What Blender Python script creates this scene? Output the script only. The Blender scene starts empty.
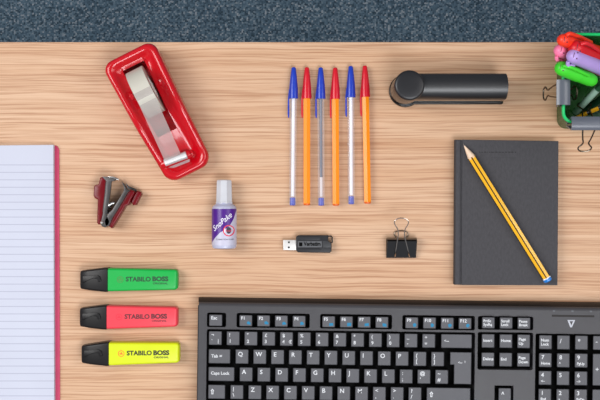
import bpy, bmesh, math, random
from mathutils import Vector, Matrix
random.seed(7)
S = 0.00106          # metres per photo pixel on the desk surface
D = 1.0              # camera height above the desk
FLOOR = -0.72
C = bpy.context.scene.collection
PI = math.pi

def W(px, py, h=0.0):
    k = S * (D - h) / D
    return Vector(((px - 300) * k, (200 - py) * k, h))

# ------------------------------------------------------------------ materials
def lin(c):
    return tuple(((v/255)/12.92 if v/255 <= .04045 else (((v/255)+.055)/1.055)**2.4) for v in c) + (1,)
MATS = {}
def mat(name, rgb, rough=.5, metal=0.0, var=.06, nscale=60, bump=0.0, bscale=900, spec=.5, coat=0, trans=0, ior=1.45, alpha=1, stretch=None):
    if name in MATS: return MATS[name]
    m = bpy.data.materials.new(name); m.use_nodes = True
    nt = m.node_tree; N = nt.nodes; L = nt.links
    b = N['Principled BSDF']
    b.inputs['Roughness'].default_value = rough
    b.inputs['Metallic'].default_value = metal
    b.inputs['Specular IOR Level'].default_value = spec
    b.inputs['Coat Weight'].default_value = coat; b.inputs['Coat Roughness'].default_value = .08
    b.inputs['Transmission Weight'].default_value = trans
    b.inputs['IOR'].default_value = ior
    b.inputs['Alpha'].default_value = alpha
    tc = N.new('ShaderNodeTexCoord'); mp = N.new('ShaderNodeMapping')
    if stretch: mp.inputs['Scale'].default_value = stretch
    L.new(tc.outputs['Object'], mp.inputs['Vector'])
    no = N.new('ShaderNodeTexNoise'); no.inputs['Scale'].default_value = nscale; no.inputs['Detail'].default_value = 4
    L.new(mp.outputs['Vector'], no.inputs['Vector'])
    rp = N.new('ShaderNodeValToRGB')
    c = lin(rgb)
    rp.color_ramp.elements[0].position = .3; rp.color_ramp.elements[1].position = .7
    rp.color_ramp.elements[0].color = tuple(v*(1-var) for v in c[:3]) + (1,)
    rp.color_ramp.elements[1].color = tuple(min(1, v*(1+var)) for v in c[:3]) + (1,)
    L.new(no.outputs['Fac'], rp.inputs['Fac']); L.new(rp.outputs['Color'], b.inputs['Base Color'])
    if bump:
        n2 = N.new('ShaderNodeTexNoise'); n2.inputs['Scale'].default_value = bscale; n2.inputs['Detail'].default_value = 2
        bp = N.new('ShaderNodeBump'); bp.inputs['Strength'].default_value = bump; bp.inputs['Distance'].default_value = .0004
        L.new(mp.outputs['Vector'], n2.inputs['Vector']); L.new(n2.outputs['Fac'], bp.inputs['Height']); L.new(bp.outputs['Normal'], b.inputs['Normal'])
    MATS[name] = m
    return m

def clear_mat(name, rgb, see=.7, rough=.1, white=.0):
    """thin see-through plastic: tinted transparency mixed with a glossy plastic body"""
    if name in MATS: return MATS[name]
    m = mat(name, rgb, rough=rough)
    nt = m.node_tree; N = nt.nodes; L = nt.links
    b = N['Principled BSDF']; out = N['Material Output']
    tr = N.new('ShaderNodeBsdfTransparent')
    c = lin(rgb); tr.inputs['Color'].default_value = tuple(v*(1-white)+white for v in c[:3]) + (1,)
    mx = N.new('ShaderNodeMixShader')
    mx.inputs['Fac'].default_value = see
    L.new(b.outputs['BSDF'], mx.inputs[1]); L.new(tr.outputs['BSDF'], mx.inputs[2]); L.new(mx.outputs['Shader'], out.inputs['Surface'])
    return m

def wood_mat():
    m = bpy.data.materials.new('oak_laminate'); m.use_nodes = True
    N = m.node_tree.nodes; L = m.node_tree.links; b = N['Principled BSDF']
    b.inputs['Roughness'].default_value = .5; b.inputs['Specular IOR Level'].default_value = .35
    tc = N.new('ShaderNodeTexCoord')
    # gentle warp so the grain wanders
    wn = N.new('ShaderNodeTexNoise'); wn.inputs['Scale'].default_value = 6; wn.inputs['Detail'].default_value = 2
    wmp = N.new('ShaderNodeMapping'); wmp.inputs['Scale'].default_value = (1, 1.6, 1)
    L.new(tc.outputs['Object'], wmp.inputs['Vector']); L.new(wmp.outputs['Vector'], wn.inputs['Vector'])
    sub = N.new('ShaderNodeVectorMath'); sub.operation = 'SUBTRACT'; sub.inputs[1].default_value = (.5, .5, .5)
    L.new(wn.outputs['Color'], sub.inputs[0])
    mul = N.new('ShaderNodeVectorMath'); mul.operation = 'MULTIPLY'; mul.inputs[1].default_value = (0, .009, 0)
    L.new(sub.outputs['Vector'], mul.inputs[0])
    add = N.new('ShaderNodeVectorMath'); add.operation = 'ADD'
    L.new(tc.outputs['Object'], add.inputs[0]); L.new(mul.outputs['Vector'], add.inputs[1])
    def layer(scale, nscale, detail, rough=.5, seed=0):
        mp = N.new('ShaderNodeMapping'); mp.inputs['Scale'].default_value = scale; mp.inputs['Location'].default_value = (seed, seed*1.7, 0)
        L.new(add.outputs['Vector'], mp.inputs['Vector'])
        n = N.new('ShaderNodeTexNoise'); n.inputs['Scale'].default_value = nscale; n.inputs['Detail'].default_value = detail; n.inputs['Roughness'].default_value = rough
        L.new(mp.outputs['Vector'], n.inputs['Vector']); return n
    g1 = layer((.016, 1.1, 1), 300, 4, .7, 1)      # streaks
    g2 = layer((.03, 1, 1), 60, 3, .55, 4)         # bands
    g3 = layer((.013, 1.0, 1), 640, 3, .6, 9)        # pores
    def ramp(n, p0, c0, p1, c1):
        r = N.new('ShaderNodeValToRGB'); e = r.color_ramp.elements
        e[0].position = p0; e[0].color = c0; e[1].position = p1; e[1].color = c1
        L.new(n.outputs['Fac'], r.inputs['Fac']); return r
    base = ramp(g2, .3, lin((198, 158, 125)), .7, lin((206, 171, 141)))
    st = ramp(g1, .40, lin((206, 178, 152)), .54, (1, 1, 1, 1))
    po = ramp(g3, .40, lin((190, 156, 126)), .49, (1, 1, 1, 1))
    def mulc(a, b_, f):
        x = N.new('ShaderNodeMix'); x.data_type = 'RGBA'; x.blend_type = 'MULTIPLY'; x.inputs[0].default_value = f
        L.new(a, x.inputs[6]); L.new(b_, x.inputs[7]); return x.outputs[2]
    c = mulc(base.outputs['Color'], st.outputs['Color'], .34)
    c = mulc(c, po.outputs['Color'], .5)
    L.new(c, b.inputs['Base Color'])
    bp = N.new('ShaderNodeBump'); bp.inputs['Strength'].default_value = .08; bp.inputs['Distance'].default_value = .0003
    L.new(g3.outputs['Fac'], bp.inputs['Height']); L.new(bp.outputs['Normal'], b.inputs['Normal'])
    return m

def carpet_mat():
    m = bpy.data.materials.new('blue_loop_carpet'); m.use_nodes = True
    N = m.node_tree.nodes; L = m.node_tree.links; b = N['Principled BSDF']
    b.inputs['Roughness'].default_value = .95; b.inputs['Specular IOR Level'].default_value = .1
    tc = N.new('ShaderNodeTexCoord'); mp = N.new('ShaderNodeMapping'); mp.inputs['Scale'].default_value = (1, 1.1, 1)
    L.new(tc.outputs['Object'], mp.inputs['Vector'])
    v = N.new('ShaderNodeTexVoronoi'); v.inputs['Scale'].default_value = 330; v.inputs['Randomness'].default_value = .55
    L.new(mp.outputs['Vector'], v.inputs['Vector'])
    sep = N.new('ShaderNodeSeparateColor'); L.new(v.outputs['Color'], sep.inputs['Color'])
    r = N.new('ShaderNodeValToRGB'); r.color_ramp.interpolation = 'LINEAR'
    el = r.color_ramp.elements
    el[0].position = 0; el[0].color = lin((52, 68, 80)); el[1].position = 1; el[1].color = lin((148, 156, 164))
    for p, c in ((.3, (74, 94, 109)), (.6, (88, 110, 126)), (.85, (108, 125, 137))):
        e = el.new(p); e.color = lin(c)
    L.new(sep.outputs['Red'], r.inputs['Fac'])
    n = N.new('ShaderNodeTexNoise'); n.inputs['Scale'].default_value = 14; n.inputs['Detail'].default_value = 5
    L.new(tc.outputs['Object'], n.inputs['Vector'])
    r2 = N.new('ShaderNodeValToRGB'); r2.color_ramp.elements[0].position = .35; r2.color_ramp.elements[0].color = (.78, .8, .82, 1); r2.color_ramp.elements[1].position = .6
    L.new(n.outputs['Fac'], r2.inputs['Fac'])
    x = N.new('ShaderNodeMix'); x.data_type = 'RGBA'; x.blend_type = 'MULTIPLY'; x.inputs[0].default_value = .8
    L.new(r.outputs['Color'], x.inputs[6]); L.new(r2.outputs['Color'], x.inputs[7]); L.new(x.outputs[2], b.inputs['Base Color'])
    bp = N.new('ShaderNodeBump'); bp.inputs['Strength'].default_value = .5; bp.inputs['Distance'].default_value = .002; bp.invert = True
    L.new(v.outputs['Distance'], bp.inputs['Height']); L.new(bp.outputs['Normal'], b.inputs['Normal'])
    return m

def ruled_mat(y_first, pitch):
    """pale paper with ruled feint lines (object space equals desk space)"""
    m = mat('ruled_paper', (190, 193, 207), rough=.8, var=.02, nscale=20)
    N = m.node_tree.nodes; L = m.node_tree.links; b = N['Principled BSDF']
    src = b.inputs['Base Color'].links[0].from_socket
    tc = N.new('ShaderNodeTexCoord'); sp = N.new('ShaderNodeSeparateXYZ'); L.new(tc.outputs['Object'], sp.inputs[0])
    def M(op, a, bv):
        q = N.new('ShaderNodeMath'); q.operation = op
        if isinstance(a, float): q.inputs[0].default_value = a
        else: L.new(a, q.inputs[0])
        if isinstance(bv, float): q.inputs[1].default_value = bv
        else: L.new(bv, q.inputs[1])
        return q.outputs[0]
    off = M('SUBTRACT', float(y_first), sp.outputs['Y'])
    q = M('DIVIDE', off, float(pitch)); fr = N.new('ShaderNodeMath'); fr.operation = 'FRACT'; L.new(q, fr.inputs[0])
    on = M('LESS_THAN', fr.outputs[0], .11); below = M('GREATER_THAN', off, -.0001)
    f = M('MULTIPLY', on, below)
    x = N.new('ShaderNodeMix'); x.data_type = 'RGBA'; L.new(f, x.inputs[0]); L.new(src, x.inputs[6]); x.inputs[7].default_value = lin((168, 170, 186))
    L.new(x.outputs[2], b.inputs['Base Color'])
    return m

M_black = mat('black_plastic', (22, 22, 24), rough=.32, spec=.35)
M_gloss = mat('gloss_black_plastic', (13, 13, 15), rough=.16)
M_case = mat('charcoal_case_plastic', (63, 62, 65), rough=.42, bump=.25, bscale=1600, var=.04, spec=.4)
M_tray = mat('black_key_tray', (4, 4, 4), rough=.7, spec=.1)
M_key = mat('grey_key_plastic', (88, 88, 92), rough=.55, var=.05, bump=.15, bscale=2000, spec=.3)
M_legend = mat('white_key_print', (205, 207, 210), rough=.6)
M_blue_print = mat('cyan_key_print', (8, 116, 156), rough=.6)
M_red = mat('glossy_red_plastic', (186, 6, 22), rough=.2, var=.03, coat=.3)
M_dred = mat('dark_red_plastic', (104, 4, 16), rough=.25, spec=.35)
M_steel = mat('bright_steel', (215, 214, 212), rough=.22, metal=1)
M_dsteel = mat('dull_grey_steel', (80, 78, 78), rough=.38, metal=1, var=.3)
M_tape = mat('cream_tape', (186, 182, 170), rough=.45, var=.02)
M_strip = clear_mat('frosted_tape_film', (205, 198, 194), see=.62, rough=.4, white=.6)
M_clear = clear_mat('clear_pen_barrel', (235, 238, 245), see=.86, rough=.06, white=.9)
M_guard = clear_mat('clear_guard_plastic', (235, 240, 240), see=.75, rough=.08, white=.8)
M_white = mat('white_plastic', (236, 236, 236), rough=.35)
M_orange = mat('orange_barrel', (245, 140, 18), rough=.22, var=.03)
M_orange2 = mat('deep_orange_plug', (222, 96, 20), rough=.35)
M_bluecap = mat('blue_cap_plastic', (28, 58, 172), rough=.25, var=.03)
M_redcap = mat('red_cap_plastic', (200, 22, 40), rough=.25, var=.03)

# ------------------------------------------------------------------ mesh helpers
def link(name, me, m, parent=None, origin=None, smooth=True, ang=35):
    me.materials.clear()
    for mm in (m if isinstance(m, (list, tuple)) else [m]): me.materials.append(mm)
    o = bpy.data.objects.new(name, me); C.objects.link(o)
    if parent is not None:
        o.parent = parent
        base = parent
        off = Vector((0, 0, 0))
        while base is not None: off += base.location; base = base.parent
        if not parent.get('_local'):
            me.transform(Matrix.Translation(-off))
        else: o['_local'] = 1
    elif origin is not None:
        me.transform(Matrix.Translation(-origin)); o.location = origin
    if smooth:
        me.shade_smooth() if hasattr(me, 'shade_smooth') else None
        me.set_sharp_from_angle(angle=math.radians(ang))
    return o

def me_from(bm, clean=True):
    if clean: bmesh.ops.remove_doubles(bm, verts=bm.verts, dist=1e-6)
    bmesh.ops.recalc_face_normals(bm, faces=bm.faces)
    me = bpy.data.meshes.new('m'); bm.to_mesh(me); bm.free(); return me

def join(*mes):
    bm = bmesh.new()
    for m_ in mes: bm.from_mesh(m_)
    return me_from(bm, False)

def loft(rings, cap0=True, cap1=True, closed=True, loop=False):
    bm = bmesh.new(); R = []
    for r in rings: R.append([bm.verts.new(p) for p in r])
    n = len(R[0])
    pairs = list(zip(R[:-1], R[1:])) + ([(R[-1], R[0])] if loop else [])
    for a, b in pairs:
        for i in range(n if closed else n-1):
            j = (i+1) % n
            try: bm.faces.new((a[i], a[j], b[j], b[i]))
            except ValueError: pass
    if not loop and closed:
        if cap0: bm.faces.new(list(reversed(R[0])))
        if cap1: bm.faces.new(R[-1])
    return me_from(bm)

def rrect(x0, y0, x1, y1, r, n=5):
    pts = []
    for cx, cy, a0 in ((x1-r, y1-r, 0), (x0+r, y1-r, 90), (x0+r, y0+r, 180), (x1-r, y0+r, 270)):
        for i in range(n+1):
            a = math.radians(a0 + 90*i/n); pts.append((cx + r*math.cos(a), cy + r*math.sin(a)))
    return pts

def ext(outline, z0, z1, bevel=0.0, holes=(), bres=2):
    """extruded 2-D outline (metres), optional holes and bevelled edges"""
    cu = bpy.data.curves.new('c', 'CURVE'); cu.dimensions = '2D'; cu.fill_mode = 'BOTH'
    for loop_ in [outline] + list(holes):
        sp = cu.splines.new('POLY'); sp.points.add(len(loop_)-1); sp.use_cyclic_u = True
        for p, q in zip(sp.points, loop_): p.co = (q[0], q[1], 0, 1)
    cu.extrude = (z1-z0)/2 - bevel; cu.bevel_depth = bevel; cu.bevel_resolution = bres; cu.offset = -bevel
    o = bpy.data.objects.new('t', cu); C.objects.link(o)
    dg = bpy.context.evaluated_depsgraph_get(); dg.update()
    me = bpy.data.meshes.new_from_object(o.evaluated_get(dg))
    bpy.data.objects.remove(o); bpy.data.curves.remove(cu)
    bm = bmesh.new(); bm.from_mesh(me); bmesh.ops.remove_doubles(bm, verts=bm.verts, dist=2e-6)
    bmesh.ops.recalc_face_normals(bm, faces=bm.faces)
    bm.to_mesh(me); bm.free()
    me.transform(Matrix.Translation((0, 0, (z0+z1)/2)))
    return me

def px(pts, h=0.0): return [(W(x, y, h).x, W(x, y, h).y) for x, y in pts]

def tube(pts, r, n=8, closed=False):
    pts = [Vector(p) for p in pts]; rings = []
    up = None; m_ = len(pts)
    for i, p in enumerate(pts):
        a = pts[(i-1) % m_] if (closed or i > 0) else p
        b = pts[(i+1) % m_] if (closed or i < m_-1) else p
        t = (b-a).normalized()
        if up is None:
            up = Vector((0, 0, 1)) if abs(t.z) < .9 else Vector((1, 0, 0))
        up = (up - t*up.dot(t)).normalized(); s = t.cross(up)
        rr = r[i] if isinstance(r, (list, tuple)) else r
        rings.append([p + (up*math.cos(2*PI*k/n) + s*math.sin(2*PI*k/n))*rr for k in range(n)])
    return loft(rings, loop=closed)

def smooth_path(pts, sub=6):
    pts = [Vector(p) for p in pts]; out = []
    for i in range(len(pts)-1):
        p0 = pts[max(i-1, 0)]; p1 = pts[i]; p2 = pts[i+1]; p3 = pts[min(i+2, len(pts)-1)]
        for k in range(sub):
            t = k/sub
            out.append(.5*((2*p1) + (p2-p0)*t + (2*p0-5*p1+4*p2-p3)*t*t + (3*p1-p0-3*p2+p3)*t**3))
    out.append(pts[-1]); return out

def lathe(profile, origin, axis, n=32, phase=0.0, xdir=None):
    """profile: (distance along axis, radius)"""
    axis = Vector(axis).normalized(); o = Vector(origin)
    u = Vector(xdir) if xdir else (Vector((0, 0, 1)) if abs(axis.z) < .9 else Vector((1, 0, 0)))
    u = (u - axis*u.dot(axis)).normalized(); v = axis.cross(u)
    rings = [[o + axis*a + (u*math.cos(2*PI*k/n+phase) + v*math.sin(2*PI*k/n+phase))*r for k in range(n)] for a, r in profile]
    return loft(rings)

def box(x0, y0, z0, x1, y1, z1, bev=0.0):
    bm = bmesh.new(); bmesh.ops.create_cube(bm, size=1)
    for v in bm.verts:
        v.co = Vector(((x0+x1)/2 + v.co.x*(x1-x0), (y0+y1)/2 + v.co.y*(y1-y0), (z0+z1)/2 + v.co.z*(z1-z0)))
    if bev: bmesh.ops.bevel(bm, geom=bm.edges[:], offset=bev, segments=2, affect='EDGES')
    return me_from(bm)

def text_me(s, size, bold=0.0, shear=0.0, width=None, align='LEFT', space=1.0):
    cu = bpy.data.curves.new('t', 'FONT'); cu.body = s; cu.size = size; cu.offset = bold; cu.shear = shear
    cu.align_x = align; cu.align_y = 'CENTER'; cu.resolution_u = 3; cu.space_character = space
    o = bpy.data.objects.new('t', cu); C.objects.link(o)
    dg = bpy.context.evaluated_depsgraph_get(); dg.update()
    me = bpy.data.meshes.new_from_object(o.evaluated_get(dg))
    bpy.data.objects.remove(o); bpy.data.curves.remove(cu)
    if width and len(me.vertices):
        xs = [v.co.x for v in me.vertices]; w = max(xs)-min(xs); k = width/w; x0 = min(xs)
        for v in me.vertices: v.co.x = (v.co.x-x0)*k
    return me

def place(me, loc, rot=0.0):
    me.transform(Matrix.Translation(loc) @ Matrix.Rotation(rot, 4, 'Z')); return me

def thing(name, label, cat, loc, group=None, local=False, rotz=0):
    o = bpy.data.objects.new(name, None); C.objects.link(o); o.location = loc; o.rotation_euler.z = rotz
    o.empty_display_size = .01
    tag(o, label, cat, group)
    if local: o['_local'] = 1
    return o
def tag(o, label, cat, group=None):
    o['label'] = label; o['category'] = cat
    if group: o['group'] = group
    return o
def dup(root, loc, rotz, label, group=None):
    r = root.copy(); C.objects.link(r); r.location = loc; r.rotation_euler = (0, 0, rotz); r['label'] = label
    if group: r['group'] = group
    for ch in list(root.children):
        c = ch.copy(); C.objects.link(c); c.parent = r
        for g in ch.children:
            d = g.copy(); C.objects.link(d); d.parent = c
    return r

# ------------------------------------------------------------------ setting
fl = bpy.data.objects.new('floor', box(-2.2, -2, FLOOR-.05, 2.2, 2.2, FLOOR)); C.objects.link(fl)
fl.data.materials.append(carpet_mat()); fl['kind'] = 'structure'

edge_y = W(0, 42).y
desk = thing('desk', 'light oak laminate desk with straight far edge above blue carpet', 'desk', (0, 0, FLOOR))
link('desktop', box(-.75, edge_y-.75, -.025, .75, edge_y, 0, .0012), wood_mat(), desk)
M_leg = mat('grey_desk_leg', (120, 120, 122), rough=.4, metal=.6)
for lx in (-.70, .70):
    for ly in (edge_y-.70, edge_y-.05):
        link('leg', box(lx-.02, ly-.02, FLOOR, lx+.02, ly+.02, -.025, .003), M_leg, desk)

# ------------------------------------------------------------------ ruled pad
hp = .007
pad = thing('ruled_notepad', 'ruled writing pad with pink cover lying at the left edge', 'notepad', W(20, 300))
cov = px([(-150, 146.5), (56, 145.6), (57.7, 146.8), (59, 149.5), (60, 430), (-150, 430)], .0012)
link('cover', ext(cov, 0, .0012, .0002), mat('pink_card_cover', (198, 62, 100), rough=.6), pad)
o = link('pages', ext(px([(-148, 147), (53.3, 144.8), (54.2, 430), (-148, 430)], hp), .0012, hp, .0003),
         ruled_mat(W(0, 164.5, hp).y - pad.location.y, 7.45*S*(1-hp)), pad)

# ------------------------------------------------------------------ tape dispenser
Oc = (130, 52); ax = (.45, .893); nx = (.893, -.45)
def DP(s, t): return (Oc[0] + s*ax[0] + t*nx[0], Oc[1] + s*ax[1] + t*nx[1])
def DW(s, t, h): p = DP(s, t); return W(p[0], p[1], h)
HB = .040
def DR(s, t, z): v = DW(s, t, .034); return Vector((v.x, v.y, z))
def quad_ring(s0, s1, b0, b1, f0, f1, r0, r1, n=7):
    """tapered rounded quad: back at s0 (t b0..b1), front at s1 (t f0..f1)"""
    pts = []
    cs = [(s1, f1, -1, -1, r1, 0), (s0, b1, 1, -1, r0, 1), (s0, b0, 1, 1, r0, 2), (s1, f0, -1, 1, r1, 3)]
    for s, t, ds, dt, r, q in cs:
        cx, cy = s+ds*r, t+dt*r
        for i in range(n+1):
            a = PI/2*(q + i/n)
            pts.append((cx + r*math.cos(a), cy + r*math.sin(a)))
    # densify the straight runs
    out = []
    m_ = len(pts)
    for i, p in enumerate(pts):
        q = pts[(i+1) % m_]; out.append(p)
        if (i+1) % (n+1) == 0:
            for k in range(1, 10): out.append((p[0]+(q[0]-p[0])*k/10, p[1]+(q[1]-p[1])*k/10))
    return out
def outl(e): return quad_ring(-.6+e*1.0, 134.5-e, -31.5+e, 26-e, -27.5+e, 23.5-e, max(10.5-e*.45, 3), max(13-e*.5, 3))
def Hs(s):
    u = min(max((s-62)/62, 0), 1); u = u*u*(3-2*u); return HB*(1-u) + .021*u
disp = thing('tape_dispenser', 'glossy red desk tape dispenser lying at an angle near the far edge', 'tape dispenser', DR(65, -2, 0))
rings = []
for e, f, dz in ((1.6, 0, .0), (.8, 0, .003), (.2, .55, 0), (0, 1, -.006), (.6, 1, -.003), (2.2, 1, -.0008), (4.6, 1, -.0002), (7.2, 1, -.0018), (9.2, 1, -.0042), (11.6, 1, -.0062), (14.2, 1, -.0072)):
    rings.append([DR(s, t, Hs(s)*f + dz) for s, t in outl(e)])
sl = quad_ring(9.6, 88, -15.2, 8.8, -15.2, 7.0, 1.0, 1.0)
rings.append([DR(s, t, Hs(s) - (.0076 if s > 16 else .0052)) for s, t in sl])
rings.append([DR(s, t, .007) for s, t in sl])
link('body', loft(rings), M_red, disp, ang=50)
link('rubber_foot', ext([(DR(s, t, 0).x, DR(s, t, 0).y) for s, t in outl(2.0)], 0.0, .0014), M_black, disp)
# axle posts that hold the roll
for t0 in (-20.5, 14.5):
    link('axle_post', lathe([(0, .005), (.006, .005), (.0085, .0035), (.009, .001)], DW(42, t0+1.5, .026), (0, 0, 1), 20), M_red, disp)
# cutter and its holder
for s0_, t0_ in ((115.2, -21.3), (118, 7.6)):
    link('cutter_knob', lathe([(-.006, .0045), (0, .0045), (.0025, .0038), (.004, .001)], DW(s0_, t0_, .0175), (0, 0, 1), 20), M_red, disp)
hz = .0235
def bar(s0, t0, s1, t1, z, r0, name, m_, prof=None, parent=disp):
    a = DW(s0, t0, z); b = DW(s1, t1, z); L_ = (b-a).length
    return link(name, lathe(prof(L_) if prof else [(0, r0), (L_, r0)], a, b-a, 20), m_, parent)
bar(115, -24.5, 118, 9.5, .0195, .0045, 'cutter_holder', M_red, lambda L_: [(0, .001), (.0012, .0038), (.003, .0048), (L_-.003, .0048), (L_-.0012, .0038), (L_, .001)])
bar(114.6, -19, 117.3, 4.5, .0222, .0035, 'steel_cutter', mat('silvery_cutter', (205, 205, 206), rough=.4, metal=.4), lambda L_: [(0, .0032), (.0004, .0040), (L_-.0004, .0040), (L_, .0032)])
g = [DW(118, -20, .020), DW(120, 6, .020), DW(125, 4, .015), DW(123, -17, .015)]
link('clear_guard', loft([[p + Vector((0, 0, d)) for p in g] for d in (-.0008, .0008)]), M_guard, disp)

roll = thing('tape_roll', 'roll of clear sticky tape fitted in the red dispenser', 'tape', DR(39, -2, .012))
RR = .0255; rc = DW(43.5, -3.8, .030)
rc.z = .0335
adir = (DW(39, 10, .03) - DW(39, -10, .03)).normalized(); sdir = Vector((adir.y, -adir.x, 0))
w2 = .0093
def ring_me(r_out, r_in, hw, n=72):
    prof = [(-hw, r_in), (-hw, r_out-.0003), (-hw+.0003, r_out), (hw-.0003, r_out), (hw, r_out-.0003), (hw, r_in)]
    u = Vector((0, 0, 1)); rings = []
    for k in range(n):
        a = 2*PI*k/n; d = u*math.cos(a) + sdir*math.sin(a)
        rings.append([rc + adir*p + d*r for p, r in prof])
    return loft(rings, loop=True)
link('tape_winding', ring_me(RR, .0135, w2), M_tape, roll)
link('core', ring_me(.0134, .0118, w2*.98), mat('pale_core', (225, 222, 214), rough=.6), roll)
# strip leaving the roll towards the cutter
th0 = math.radians(17)
start = rc + (Vector((0, 0, 1))*math.cos(th0) + sdir*math.sin(th0))*(RR+.0003)
end = DW(113, -9.2, .0268)
L0 = [rc + (Vector((0, 0, 1))*math.cos(t) + sdir*math.sin(t))*(RR+.0002) for t in [math.radians(a) for a in (2, 7, 12, 16)]]
path = L0 + [start.lerp(end, k/6) for k in range(1, 7)]
bm = bmesh.new(); ra = []
for p in path:
    ra.append([bm.verts.new(p - adir*w2*.97), bm.verts.new(p + adir*w2*.97)])
for a, b in zip(ra[:-1], ra[1:]): bm.faces.new((a[0], a[1], b[1], b[0]))
me = me_from(bm); ob = link('tape_strip', me, M_strip, roll)

# ------------------------------------------------------------------ staple remover
rem = thing('staple_remover', 'small claw staple remover with dark red plastic grips and steel jaws', 'staple remover', W(108, 205))
zt = .017
gripL = [(96.6, 223), (97.3, 199.6), (94.2, 198), (93.0, 195.5), (93.6, 186.5), (95, 184.8), (98, 184.2), (99.8, 177.5), (103.5, 176.5), (106, 178.5), (105.5, 190), (102.5, 223), (100.5, 224.6), (98, 224.6)]
link('grip', ext(px(gripL, zt), .002, zt-.001, .0014), M_dred, rem)
gripR = [(108.3, 226.3), (111.5, 228.4), (114.2, 224), (125, 206), (128.5, 204.8), (130.5, 199.8), (134, 193.5), (133.6, 190.8), (129.5, 189.3), (127, 192), (112.5, 215)]
link('grip', ext(px(gripR, zt), .002, zt-.001, .0014), M_dred, rem)
tabR = [(133.2, 205.2), (136, 205), (141.4, 194.6), (141, 192), (137.5, 190.8), (135, 193), (131, 202)]
link('thumb_tab', ext(px(tabR, .011), .002, .012, .0012), M_dred, rem)
def channel(side, outer):
    """steel jaw: two side cheeks joined by a thin back wall"""
    mes = [ext(px(side, zt+.001), zt-.0004, zt+.001, .0002), ext(px(side, .004), .0012, .0026, .0002), ext(px(outer, .012), .0026, zt-.0004)]
    return join(*mes)
jawL = [(100.5, 223.5), (101.8, 226.3), (105.2, 227.6), (108.3, 225), (109.5, 221.5), (106.6, 215), (110.2, 193), (111.4, 181.5), (117, 179.9), (113, 177.8), (106.5, 176.6), (102, 176.4), (103.8, 178.6), (106.6, 181.5), (105.6, 192), (103.2, 212)]
backL = [(103.4, 212), (105.8, 192), (106.8, 181.5), (108, 181.5), (107, 192), (104.8, 212)]
link('steel_jaw', channel(jawL, backL), M_dsteel, rem)
jawR = [(104.5, 221), (105.6, 225.6), (108.8, 226), (112.2, 218), (121.5, 203), (128, 192.2), (130.4, 190.8), (126.5, 188.6), (124.3, 184.2), (121.6, 181.5), (124.2, 187.8), (123.6, 191.5), (112.5, 209.5), (107.8, 214.5)]
backR = [(110.2, 218), (125.5, 193), (126.8, 193.8), (111.5, 219)]
link('steel_jaw', channel(jawR, backR), M_dsteel, rem)
fang = [(124.8, 183), (128.6, 186.2), (135.6, 189.2), (136.2, 191.2), (134.4, 191.6), (127, 188.4)]
link('jaw_tooth', ext(px(fang, .010), .005, .0065, .0002), M_dsteel, rem)
fangL = [(104, 176.6), (112, 176.3), (118, 178.5), (118.3, 179.9), (111, 178.8), (104.5, 178.8)]
link('jaw_tooth', ext(px(fangL, .009), .0045, .006, .0002), M_steel, rem)
a = W(105.5, 222.2, 0); 
link('pivot_pin', lathe([(.001, .0018), (.0185, .0018), (.0193, .0012)], a, (0, 0, 1), 16), M_steel, rem)
pts = []
for i in range(60):
    t = i/59; c = W(104.8 + 5.6*t, 219 - 15*t, .010)
    a = t*2*PI*6; d = Vector((.9, .43, 0))
    pts.append(c + (Vector((.93, .36, 0))*math.cos(a) + Vector((0, 0, 1))*math.sin(a))*.0028)
link('spring', tube(pts, .0005, 6), M_steel, rem)
link('spring_arm', tube([W(108.5, 206, .0165), W(111.5, 203.5, .0172), W(114, 202.8, .0165)], .0014, 8), M_steel, rem)

# ------------------------------------------------------------------ correction fluid bottle
r_b = 12.2*S*.987; cx = W(224.3, 0, r_b).x; cz = r_b + .0002
def BY(py): return W(0, py, r_b).y
fluid = thing('correction_fluid_bottle', 'white correction fluid bottle with purple label lying on its side', 'bottle', Vector((cx, BY(215), 0)))
def along(pairs): return [(BY(p[0]), p[1]*S*.987) for p in pairs]
def lath_y(pairs, n=48, phase=0): return lathe([(y, r) for y, r in along(pairs)], (cx, 0, cz), (0, 1, 0), n, phase)
M_bot = mat('milky_lavender_bottle', (176, 178, 200), rough=.3)
link('bottle_body', lath_y([(248.6, 7), (248.4, 10.5), (247.4, 11.8), (245.5, 12.15), (209, 12.15), (207.2, 11.9), (205.6, 10.8), (204.4, 8.8), (203.4, 8.2), (202, 8)]), M_bot, fluid)
capn = 8
link('screw_cap', lath_y([(203.8, 7.4), (203.6, 8.6), (202, 8.8), (201.8, 8.35), (181.3, 7.75), (180.3, 7.3), (179.9, 6.3)], capn, PI/capn), mat('white_bottle_cap', (192, 193, 198), rough=.35), fluid, ang=20)
rl = r_b + .00025
def surf(x, y, lift=0.0):     # onto the upper side of the cylinder
    r = rl + lift; x = max(min(x, r*.98), -r*.98)
    return Vector((cx + x, y, cz + math.sqrt(max(r*r - x*x, 0))))
def patch(fy0, fy1, lift, nx_=60, a0=-86, a1=86):
    bm = bmesh.new(); cols = []
    for i in range(nx_+1):
        a = math.radians(a0 + (a1-a0)*i/nx_); x = (rl+lift)*math.sin(a); u = x/rl
        y0, y1 = fy0(u), fy1(u)
        cols.append([bm.verts.new((cx + x, BY(y0 + (y1-y0)*k/8), cz + (rl+lift)*math.cos(a))) for k in range(9)])
    for a_, b_ in zip(cols[:-1], cols[1:]):
        for k in range(8): bm.faces.new((a_[k], b_[k], b_[k+1], a_[k+1]))
    return me_from(bm)
lab = link('wrapped_label', patch(lambda u: 208.8, lambda u: 245, .0), mat('pale_label', (186, 184, 202), rough=.35), fluid)
def pcurve(u):   # lower edge of the purple field, dropping to the left
    tab = [(-1, 243), (-.95, 242), (-.67, 237.3), (-.3, 232.6), (.07, 229.6), (.35, 227.3), (.54, 224.6), (.8, 218.5), (1, 210)]
    for (a, p), (b, q) in zip(tab[:-1], tab[1:]):
        if u <= b + 1e-9: return p + (q-p)*max(0, (u-a)/(b-a))
    return 210
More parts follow.
